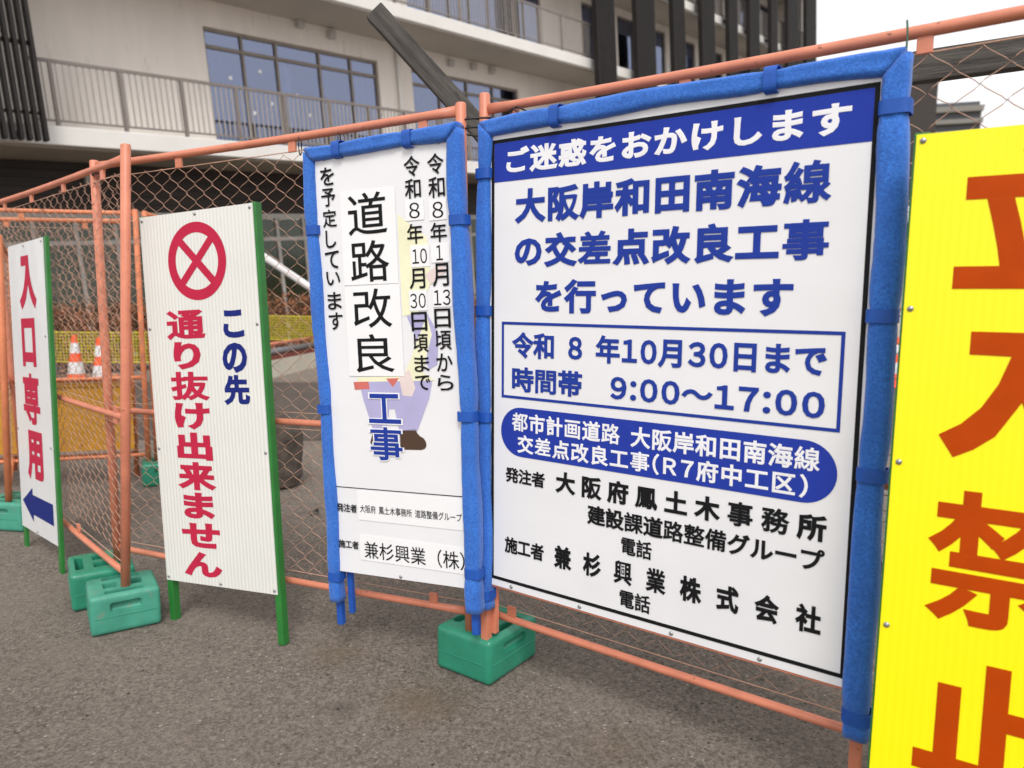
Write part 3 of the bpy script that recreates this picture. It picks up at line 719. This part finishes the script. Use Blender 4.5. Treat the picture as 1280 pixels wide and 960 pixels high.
def panel(parent, x0, z0, x1, z1, m, bow=0., th=.003, nx=14, nz=28, seed=0):
    """thin sheet with faint waviness, front face at y = 0"""
    bm = bmesh.new(); rnd = random.Random(seed); a, b = rnd.uniform(0, 6), rnd.uniform(0, 6)
    G = []
    for j in range(nz + 1):
        row = []
        for i in range(nx + 1):
            x = x0 + (x1 - x0) * i / nx; z = z0 + (z1 - z0) * j / nz
            row.append((bm.verts.new((x, 0, z)), bm.verts.new((x, th, z))))
        G.append(row)
    for j in range(nz):
        for i in range(nx):
            q = [G[j][i], G[j][i + 1], G[j + 1][i + 1], G[j + 1][i]]
            bm.faces.new([v[0] for v in q]); bm.faces.new([v[1] for v in q][::-1])
    for i in range(nx):
        bm.faces.new((G[0][i][1], G[0][i + 1][1], G[0][i + 1][0], G[0][i][0])); bm.faces.new((G[nz][i][0], G[nz][i + 1][0], G[nz][i + 1][1], G[nz][i][1]))
    for j in range(nz):
        bm.faces.new((G[j][0][0], G[j + 1][0][0], G[j + 1][0][1], G[j][0][1])); bm.faces.new((G[j][nx][1], G[j + 1][nx][1], G[j + 1][nx][0], G[j][nx][0]))
    bmesh.ops.recalc_face_normals(bm, faces=bm.faces)
    return emit('panel', bm, m, parent)
def frame_bar(parent, name, x0, z0, x1, z1, t, m, y0=.0035):
    bm = bmesh.new(); box(bm, x0, x1, y0, y0 + t, z0, z1, .0015); return emit(name, bm, m, parent)

# --- the large notice (origin = lower left corner of the black border)
T = thing('notice_board', 'large white road works notice with black border and blue foam padded frame', 'notice board', (-.0636, 2.277, .3744), pose(-.6324, 0, 0))
panel(T, -.021, -.022, 1.081, 1.381, M['sheet'], seed=4)
bm = bmesh.new(); w = .0105; y = -.0012
rect(bm, 0, 0, 1.06, w, y); rect(bm, 0, 1.36 - w, 1.06, 1.36, y); rect(bm, 0, w, w, 1.36 - w, y); rect(bm, 1.06 - w, w, 1.06, 1.36 - w, y)
emit('border', bm, M['black'], T)
bm = bmesh.new(); rect(bm, .0107, 1.2366, 1.0493, 1.3493, -.0010); emit('header_band', bm, M['band'], T)
bm = bmesh.new(); x0, z0, x1, z1, w = .040, .588, 1.0185, .821, .0085
rect(bm, x0, z0, x1, z0 + w, y); rect(bm, x0, z1 - w, x1, z1, y); rect(bm, x0, z0 + w, x0 + w, z1 - w, y); rect(bm, x1 - w, z0 + w, x1, z1 - w, y)
emit('date_box', bm, M['navy'], T)
bm = bmesh.new(); x0, z0, x1, z1 = .0385, .410, 1.0183, .562; r = (z1 - z0) / 2; zc = (z0 + z1) / 2
poly(bm, [(x0 + r - r * math.sin(math.pi * i / 20), zc - r * math.cos(math.pi * i / 20)) for i in range(21)] + [(x1 - r + r * math.sin(math.pi * i / 20), zc + r * math.cos(math.pi * i / 20)) for i in range(21)], y)
emit('rounded_band', bm, M['band'], T)
Y = -.0017
for s, bx, m, b, tr in (
    ('ご迷惑をおかけします', (.055, 1.255, 1.0055, 1.332), 'white_ink', .040, .06),
    ('大阪岸和田南海線', (.0867, 1.109, .972, 1.211), 'navy', .042, .05),
    ('の交差点改良工事', (.0876, .981, .972, 1.080), 'navy', .042, .05),
    ('を行っています', (.162, .850, .899, .947), 'navy', .040, .04),
    ('令和 8 年10月30日まで', (.0788, .712, .9824, .792), 'navy', .034, .0),
    ('時間帯\u30009:00～17:00', (.0797, .6105, .983, .686), 'navy', .034, .0),
    ('都市計画道路 大阪岸和田南海線', (.080, .487, .979, .547), 'white_ink', .028, .04),
    ('交差点改良工事(R7府中工区)', (.101, .421, .9545, .4795), 'white_ink', .028, .06),
    ('発注者', (.0558, .3245, .2032, .373), 'black', .032, .0),
    ('大阪府鳳土木事務所', (.241, .319, 1.002, .387), 'black', .040, .30),
    ('建設課道路整備グループ', (.351, .245, 1.001, .304), 'black', .032, .0),
    ('電話', (.463, .1795, .5563, .231), 'black', .030, .0),
    ('施工者', (.0545, .096, .202, .150), 'black', .032, .0),
    ('兼杉興業株式会社', (.2388, .089, 1.001, .161), 'black', .040, .72),
    ('電話', (.4615, .025, .5563, .077), 'black', .030, .0)):
    text_line(T, s, bx, M[m], Y, b, track=tr)
for x in (.08, .33, .62, .86): screw(T, x, -.012)
# steel frame behind, with legs
for x in (-.046, 1.078): frame_bar(T, 'leg', x, -.222, x + .026, 1.40, .026, M['orange'])
frame_bar(T, 'leg', -.024, -.205, -.006, -.03, .02, M['orange'], .03)
frame_bar(T, 'frame_rail', -.0255, -.030, 1.0845, -.012, .024, M['orange']); frame_bar(T, 'frame_rail', -.0255, 1.37, 1.0845, 1.396, .024, M['orange'])
sL, sR = (1.2656, .8537, .5215, -.060), (1.3008, .8575, .4997, -.0812)
pad(T, (-.026, -.108), (-.026, 1.397), .052, .052, [z + .108 for z in sL], 0, 1.0, 21, 1)
pad(T, (1.091, -.135), (1.091, 1.394), .060, .054, [z + .135 for z in sR], 0, 1.0, 22, -1)
pad(T, (-.025, 1.401), (1.089, 1.398), .052, .054, [.2611, .857], -1.0, 1.0, 23, 1)
for z in sL: strap(T, -.026, z, True, .057, .056)
for z in sR: strap(T, 1.091, z, True, .065, .058)
for x in (.2331, .8289): strap(T, x, 1.3995, False, .062, .064)

# --- the narrow road improvement sign
T = thing('works_sign', 'narrow white road improvement sign with blue foam padding and pasted paper patches', 'sign', (-.5964, 2.4713, .3341), pose(-.4257, .0024, -.0445))
panel(T, -.022, -.015, .528, 1.395, M['sheet'], seed=9)
y = -.0010
bm = bmesh.new(); rect(bm, .005, .2842, .505, .2872, y); emit('rule', bm, M['black'], T)
bm = bmesh.new()      # faded drawing of a worker: trousers, boots, vest and gloves
poly(bm, [(.125, .655), (.41, .66), (.395, .60), (.345, .492), (.275, .490), (.262, .56), (.240, .56), (.228, .492), (.172, .490), (.14, .59)], y, 0)
poly(bm, [(.278, .4895), (.338, .497), (.343, .484), (.352, .475), (.366, .468), (.374, .457), (.3755, .444), (.369, .434), (.355, .429), (.292, .4275), (.281, .432), (.276, .44)], y, 1)
poly(bm, [(.230, .4895), (.176, .488), (.165, .465), (.158, .445), (.17, .430), (.225, .430)], y, 1)
poly(bm, [(.31, 1.18), (.415, 1.10), (.42, .96), (.37, .87), (.31, .86)], y, 2)
poly(bm, [(.32, .70), (.40, .86), (.415, .80), (.375, .68), (.42, .655), (.12, .648), (.122, .664), (.30, .668)], y - .0001, 2)
poly(bm, [(.105, .648), (.165, .65), (.168, .625), (.108, .622)], y - .0002, 3); poly(bm, [(.235, .66), (.285, .662), (.26, .632)], y - .0002, 3)
poly(bm, [(.285, .668), (.325, .69), (.345, .63), (.33, .602), (.295, .606)], y - .0003, 4)
poly(bm, [(.326, .86), (.398, .872), (.44, .80), (.43, .705), (.40, .69)], y - .00005, 0)
poly(bm, [(.40, .985), (.47, 1.03), (.472, .99), (.42, .955)], y - .00015, 4)
emit('printed_figure', bm, [M[k] for k in ('lilac', 'boot', 'pale_yellow', 'coral', 'skin')], T)
def patch(x0, z0, x1, z1, yy=-.0022, tilt=0):
    bm = bmesh.new(); d = tilt
    box(bm, x0, x1, yy, yy + .0006, z0, z1); bm.transform(Matrix.Translation(((x0 + x1) / 2, 0, (z0 + z1) / 2)) @ Matrix.Rotation(d, 4, 'Y') @ Matrix.Translation((-(x0 + x1) / 2, 0, -(z0 + z1) / 2)))
    emit('paper_patch', bm, M['paper'], T)
patch(.093, .9665, .304, 1.268, -.0022, .01); patch(.0915, .668, .306, .9640, -.0025)
patch(.427, 1.150, .488, 1.214); patch(.341, 1.156, .408, 1.221); patch(.427, 1.022, .491, 1.080); patch(.352, 1.012, .420, 1.079); patch(.425, .885, .493, .942); patch(.339, .876, .404, .940)
patch(.093, .176, .503, .277, -.0018, .002); patch(.092, .034, .505, .122, -.0018, .012)
Y = -.0030
def vcol(chars, x0, x1, cells, m, b):
    """a column of single characters; cells = (top, bottom) of each"""
    for ch, (t_, b_) in zip(chars, cells):
        g_vs, _ = glyph(ch, b); xs = [p[0] for p in g_vs]; zs = [p[1] for p in g_vs]
        em_w, em_h = (x1 - x0), (t_ - b_)
        # place by ink, keeping the ink proportions of the em square
        ix0, ix1 = min(xs), max(xs); iz0, iz1 = min(zs), max(zs)
        cx = x0 + em_w * (.5 if ord(ch) < 256 else (ix0 + ix1) / 2)
        cz = b_ + em_h * ((iz0 + iz1) / 2 + .12)
        hw, hh = em_w * (ix1 - ix0) / 2, em_h * (iz1 - iz0) / 2
        text_line(T, ch, (cx - hw, cz - hh, cx + hw, cz + hh), M[m], Y, b)
def cells(top, bottom, n): h = (top - bottom) / n; return [(top - i * h, top - (i + 1) * h) for i in range(n)]
# right column, middle column, left column
def col_fixed(seq, cx, w, m, b):
    for ch, z1, z0 in seq:
        ww = w if ord(ch[0]) >= 256 else w * (.62 if len(ch) == 1 else .92)
        text_line(T, ch, (cx - ww / 2, z0, cx + ww / 2, z1), M[m], Y, b)
A_ = .4570
col_fixed([('令', 1.350, 1.287), ('和', 1.280, 1.217), ('年', 1.143, 1.084), ('月', 1.019, .948), ('日', .880, .820)], A_, .058, 'black', .012)
col_fixed([('頃', .812, .752), ('か', .741, .684), ('ら', .674, .624)], A_, .058, 'black', .012)
col_fixed([('8', 1.205, 1.156)], A_ + .001, .062, 'black', .0); col_fixed([('1', 1.074, 1.028)], A_, .038, 'black', .002); col_fixed([('13', .938, .890)], A_ + .002, .064, 'black', .002)
B_ = .3725
col_fixed([('令', 1.352, 1.289), ('和', 1.283, 1.222), ('年', 1.146, 1.084), ('月', 1.008, .944), ('日', .872, .812)], B_, .058, 'black', .012)
col_fixed([('頃', .803, .745), ('ま', .735, .682), ('で', .672, .624)], B_ + .002, .056, 'black', .012)
col_fixed([('8', 1.210, 1.162)], B_ + .002, .062, 'black', .0); col_fixed([('10', 1.068, 1.022)], B_ + .013, .058, 'black', .002); col_fixed([('30', .930, .884)], B_ - .001, .062, 'black', .0)
C_ = .0485
zt = 1.353
for i, ch in enumerate('を予定しています'):
    p = (1.353 - .8213) / 7.88; t_ = 1.353 - i * p; h = p * .86
    ww = {'し': .042, 'い': .056}.get(ch, .057)
    col_fixed([(ch, t_, t_ - h * (.78 if ch == 'い' else 1))], C_, ww, 'black', .012)
for ch, z1, z0 in (('道', 1.258, 1.125), ('路', 1.107, .975), ('改', .953, .826), ('良', .806, .680)):
    text_line(T, ch, (.122, z0, .272, z1), M['black'], Y - .0004, .006)
for ch, z1, z0 in (('工', .610, .512), ('事', .500, .388)):
    text_line(T, ch, (.154, z0 - .004, .292, z1 + .004), M['white_ink'], Y, .045); text_line(T, ch, (.160, z0, .286, z1), M['navy'], Y - .0004, .020)
text_line(T, '発注者', (.005, .1995, .0885, .229), M['black'], Y, .022)
text_line(T, '大阪府 鳳土木事務所 道路整備グループ', (.102, .2035, .494, .2305), M['black'], Y, .004)
text_line(T, '施工者', (.0035, .071, .087, .100), M['black'], Y, .022)
text_line(T, '兼杉興業（株）', (.110, .0445, .497, .105), M['black'], Y, .003)
for x in (.04, .25, .47): screw(T, x, -.006 if x == .25 else 1.38)
for x in (-.030, .509): frame_bar(T, 'leg', x, -.215 if x < 0 else -.170, x + .022, 1.41, .022, M['strap'])
frame_bar(T, 'leg', .010, -.175, .028, -.016, .018, M['strap'], .022)
frame_bar(T, 'frame_rail', -.0075, 1.386, .5085, 1.408, .020, M['orange']); frame_bar(T, 'frame_rail', -.0075, -.010, .5085, .010, .020, M['orange'])
sL, sR = (1.1552, .5548, -.0343), (1.1441, .5443, .0424)
pad(T, (-.0195, -.125), (-.0195, 1.400), .046, .050, [z + .125 for z in sL], 0, 1, 31, 1)
pad(T, (.528, -.088), (.528, 1.400), .054, .054, [z + .088 for z in sR], 0, 1, 32, -1)
pad(T, (-.018, 1.405), (.528, 1.403), .050, .058, [.114, .381], -1, 1, 33, 1)
for z in sL: strap(T, -.0195, z, True, .051, .054)
for z in sR: strap(T, .528, z, True, .059, .058)
for x in (.1016, .3687): strap(T, x, 1.4025, False, .056, .062)

# 入 in the signwriter's cut: a flat top bar running into two curved legs
def iru(bm, x0, z0, x1, z1, y):
    P = lambda u, v: (x0 + (x1 - x0) * u, z0 + (z1 - z0) * v)
    a = [(.17, 1.0), (.17, .824), (.449, .82), (.381, .61), (.278, .425), (.15, .29), (.0, .192), (.112, .024), (.25, .10), (.386, .213), (.541, .482)]
    b = [(.62, .30), (.745, .14), (.89, .024), (1.0, .19), (.86, .305), (.745, .46), (.665, .65), (.632, .84), (.625, 1.0)]
    f = a + b; vs = [bm.verts.new((P(u, v)[0], y, P(u, v)[1])) for u, v in f]
    fc = bm.faces.new(vs); fc.normal_update()
    if fc.normal.y > 0: fc.normal_flip()
    bmesh.ops.triangulate(bm, faces=[fc])

# ------------------------------------------------------------------ green framed signs
def green_frame(T, x0, z0, x1, z1, foot_l, foot_r, t=.028, d=.030, ext=.012):
    for x, f in ((x0 - .004, foot_l), (x1 - t + ext, foot_r)):
        bm = bmesh.new(); box(bm, x, x + t, .0035, .0035 + d, f, z1 + .004, .002); emit('leg', bm, M['green_steel'], T)
    for z in (z0 + .01, (z0 + z1) / 2, z1 - t - .002): frame_bar(T, 'cross_bar', x0 - .0035 + t, z, x1 - t + ext - .0005, z + t * .8, d * .9, M['green_steel'])
# no-through sign
T = thing('no_through_sign', 'tall white ridged sign with red crossed circle and red letters, green frame', 'sign', (-1.35, 2.7774, .1627), pose(-.4106, -.0195, -.0557))
panel(T, 0, 0, .55, 1.40, M['ridged'], seed=12)
green_frame(T, 0, 0, .55, 1.40, -.165, -.19)
bm = bmesh.new(); n = 72; cx, cz, ro, ri, y = .2737, 1.2187, .1415, .1035, -.0009
V = [[bm.verts.new((cx + r * math.cos(2 * math.pi * k / n), y, cz + r * math.sin(2 * math.pi * k / n))) for k in range(n)] for r in (ro, ri)]
for k in range(n): bm.faces.new((V[0][k], V[0][(k + 1) % n], V[1][(k + 1) % n], V[1][k]))
for s in (1, -1):
    c = math.cos(R(45)); L_, w_ = .1045, .0148
    dx, dz = c, c * s; nx, nz = -dz, dx
    if s == 1: segs = [(-L_, L_)]
    else: segs = [(-L_, -w_), (w_, L_)]
    for a, b in segs: poly(bm, [(cx + dx * a + nx * w_, cz + dz * a + nz * w_), (cx + dx * b + nx * w_, cz + dz * b + nz * w_), (cx + dx * b - nx * w_, cz + dz * b - nz * w_), (cx + dx * a - nx * w_, cz + dz * a - nz * w_)], y - .0001)
bm.normal_update()
for f in bm.faces:
    if f.normal.y > 0: f.normal_flip()
emit('crossed_circle', bm, M['crimson'], T)
Wd = '通り抜け出来ません'; zt, zb = 1.046, .022; p = (zt - zb) / 9
hts = {'通': 1.0, 'り': .94, '抜': .98, 'け': .92, '出': .95, '来': .98, 'ま': .92, 'せ': .88, 'ん': .88}
for i, ch in enumerate(Wd):
    c_ = zt - p * (i + .5); h = p * .965 * hts[ch]; x0, x1 = .099, .294
    if ch in 'り': x0, x1 = .125, .262
    if ch in 'け': x0, x1 = .108, .285
    if ch in 'ま': x0, x1 = .120, .277
    if ch in '出': x0, x1 = .108, .286
    text_line(T, ch, (x0, c_ - h / 2, x1, c_ + h / 2), M['crimson'], -.0010, .046)
for i, ch in enumerate('この先'):
    z1 = 1.035 - i * .117; x0, x1 = [(.380, .477), (.366, .482), (.361, .484)][i]
    text_line(T, ch, (x0, z1 - (.100 if i == 0 else .110), x1, z1 - (.0 if i == 0 else .0)), M['darkblue'], -.0010, .046)
for x, z in ((.012, 1.385), (.28, 1.388), (.538, 1.386), (.012, .98), (.538, .98), (.012, .52), (.538, .52), (.012, .014), (.28, .012), (.538, .014)): screw(T, x, z)
# entrance-only sign
T = thing('entrance_sign', 'narrow glossy white sign with red letters and a blue arrow, green frame, farthest left', 'sign', (-2.4875, 3.6337, .1056), pose(-.7392, -.0276, -.0366))
panel(T, 0, 0, .55, 1.40, M['glossy_sheet'], seed=15)
green_frame(T, 0, 0, .55, 1.40, -.13, -.15, .040, .016, .030)
bm = bmesh.new(); iru(bm, .160, 1.080, .425, 1.338, -.001); emit('lettering', bm, M['crimson'], T)
for ch, x0, z0, x1, z1 in (('口', .160, .815, .374, 1.045), ('専', .135, .537, .395, .782), ('用', .150, .262, .400, .507)):
    text_line(T, ch, (x0, z0, x1, z1), M['crimson'], -.0010, .034 if ch == '専' else .052)
bm = bmesh.new()
poly(bm, [(.036, .137), (.206, .052), (.206, .0885)], -.001); poly(bm, [(.036, .137), (.206, .0885), (.206, .187)], -.001); poly(bm, [(.036, .137), (.206, .187), (.206, .2215)], -.001)
poly(bm, [(.206, .0885), (.516, .0855), (.516, .187), (.206, .187)], -.001)
emit('arrow', bm, M['darkblue'], T)
for x, z in ((.26, 1.385), (.53, 1.385), (.53, .96), (.53, .45), (.26, .012), (.02, .5)): screw(T, x, z)
# keep-out sign
T = thing('keep_out_sign', 'tall bright yellow sign with large red brown letters, green frame, cut by the right edge', 'sign', (.7546, 1.4427, .1985), pose(-.5682, -.0656, .0018))
panel(T, 0, 0, .40, 1.40, M['yellow'], seed=18)
for x in (-.0045, .40 - .024):
    bm = bmesh.new(); box(bm, x, x + .028, .0035, .0335, -.20, 1.4045, .002); emit('leg', bm, M['green_steel'], T)
for z in (.012, .68, 1.372): frame_bar(T, 'cross_bar', .0240, z, .3755, z + .026, .026, M['green_steel'])
for ch, x0, z0, x1, z1, b in (('立', .0815, 1.094, .345, 1.366, .040), ('禁', .074, .434, .326, .700, .034), ('止', .076, .122, .324, .364, .042)):
    text_line(T, ch, (x0, z0, x1, z1), M['brickred'], -.0010, b)
bm = bmesh.new(); iru(bm, .078, .757, .322, 1.0115, -.001); emit('lettering', bm, M['brickred'], T)
for x in (.012, .388):
    for z in (1.387, 1.054, .742, .401, .03): screw(T, x, z)

# ------------------------------------------------------------------ timber behind the fence
def beam(label, a, b, w, h):
    a, b = Vector(a), Vector(b); d = (b - a).normalized(); up_ = Vector((0, 0, 1)); y = up_.cross(d).normalized(); z = d.cross(y)
    bm = bmesh.new(); box(bm, 0, (b - a).length, -w / 2, w / 2, -h / 2, h / 2, .004)
    o = emit('timber_beam', bm, M['timber']); m4 = Matrix((d, y, z)).transposed().to_4x4(); m4.translation = a; o.matrix_world = m4
    return tag(o, label, 'timber beam', None)
beam('slanting weathered grey timber sticking up above the joint between the blue signs', (-.500, 2.78, 2.285), (1.66, 2.80, -.03), .050, .074)
beam('level weathered brown timber behind the wire at the upper right', (1.19, 2.296, 1.953), (2.03, 1.756, 1.953), .045, .088)
bm = bmesh.new(); box(bm, -.05, .05, -.05, .05, -.03, 2.04, .004)
tag(emit('timber_post', bm, M['timber'], None, False, (1.99, 1.862, 0)), 'upright weathered timber post carrying the level beam, beyond the yellow sign', 'timber post')

# ------------------------------------------------------------------ wire ties and small litter
def loop(name, label, pts, r, m, cat):
    bm = bmesh.new(); tube(bm, pts, r, 6); tag(emit(name, bm, m, None, True), label, cat)
def spiral(c, ra, rb, n, dz, z0):
    return [(c[0] + ra * math.cos(t), c[1] + rb * math.sin(t), z0 + dz * t) for t in [k * .45 for k in range(n)]]
loop('black_wire', 'black wire twisted round the two fence posts above the blue signs', spiral((-.118, 2.40), .056, .032, 34, .0042, 1.775), .0034, M['black_wire'], 'wire')
loop('black_wire', 'loose black wire end hanging over the top of the large notice', [(-.03, 2.36, 1.83), (.01, 2.31, 1.842), (.045, 2.28, 1.82), (.06, 2.265, 1.785), (.03, 2.28, 1.80), (.0, 2.31, 1.838), (-.02, 2.31, 1.80)], .003, M['black_wire'], 'wire')
loop('black_wire', 'dark wire tie round the corner where the rails cross at the left', spiral((-1.645, 3.0), .024, .024, 34, .0022, 1.735), .0028, M['black_wire'], 'wire')
for i, (f, lab) in enumerate(((.62, 'thin black tie round the top rail above the left edge of the narrow blue sign'), (.72, 'thin black tie round the top rail over the middle of the narrow blue sign'))):
    x = -1.672 + 1.507 * f; y = 3.02 - .635 * f
    loop('wire_tie', lab, [(x, y + .018 * math.cos(t), 1.790 + .036 * math.sin(t)) for t in [k * .5 for k in range(14)]], .002, M['black_wire'], 'wire tie')
loop('wire_tie', 'green wire tie hanging the yellow sign from the top rail', [(.850, 1.672, 1.868), (.851, 1.668, 1.84), (.848, 1.664, 1.78), (.848, 1.662, 1.70)], .0022, M['tie_green'], 'wire tie')
bm = bmesh.new()
vs = [bm.verts.new(p) for p in ((-.035, -.012, .004), (0, -.02, .03), (.04, -.004, .012), (.028, .02, .035), (-.012, .018, .014))]
ctr = bm.verts.new((.0, 0, .022))
for i in range(5): bm.faces.new((vs[i], vs[(i + 1) % 5], ctr))
tag(emit('dry_leaf', bm, M['dead_leaf'], None, True, (-1.16, 4.18, 0)), 'small black curled leaf on the asphalt behind the fence', 'leaf')
COL.objects.unlink(_to); bpy.data.objects.remove(_to)
S.cycles.use_denoising = True
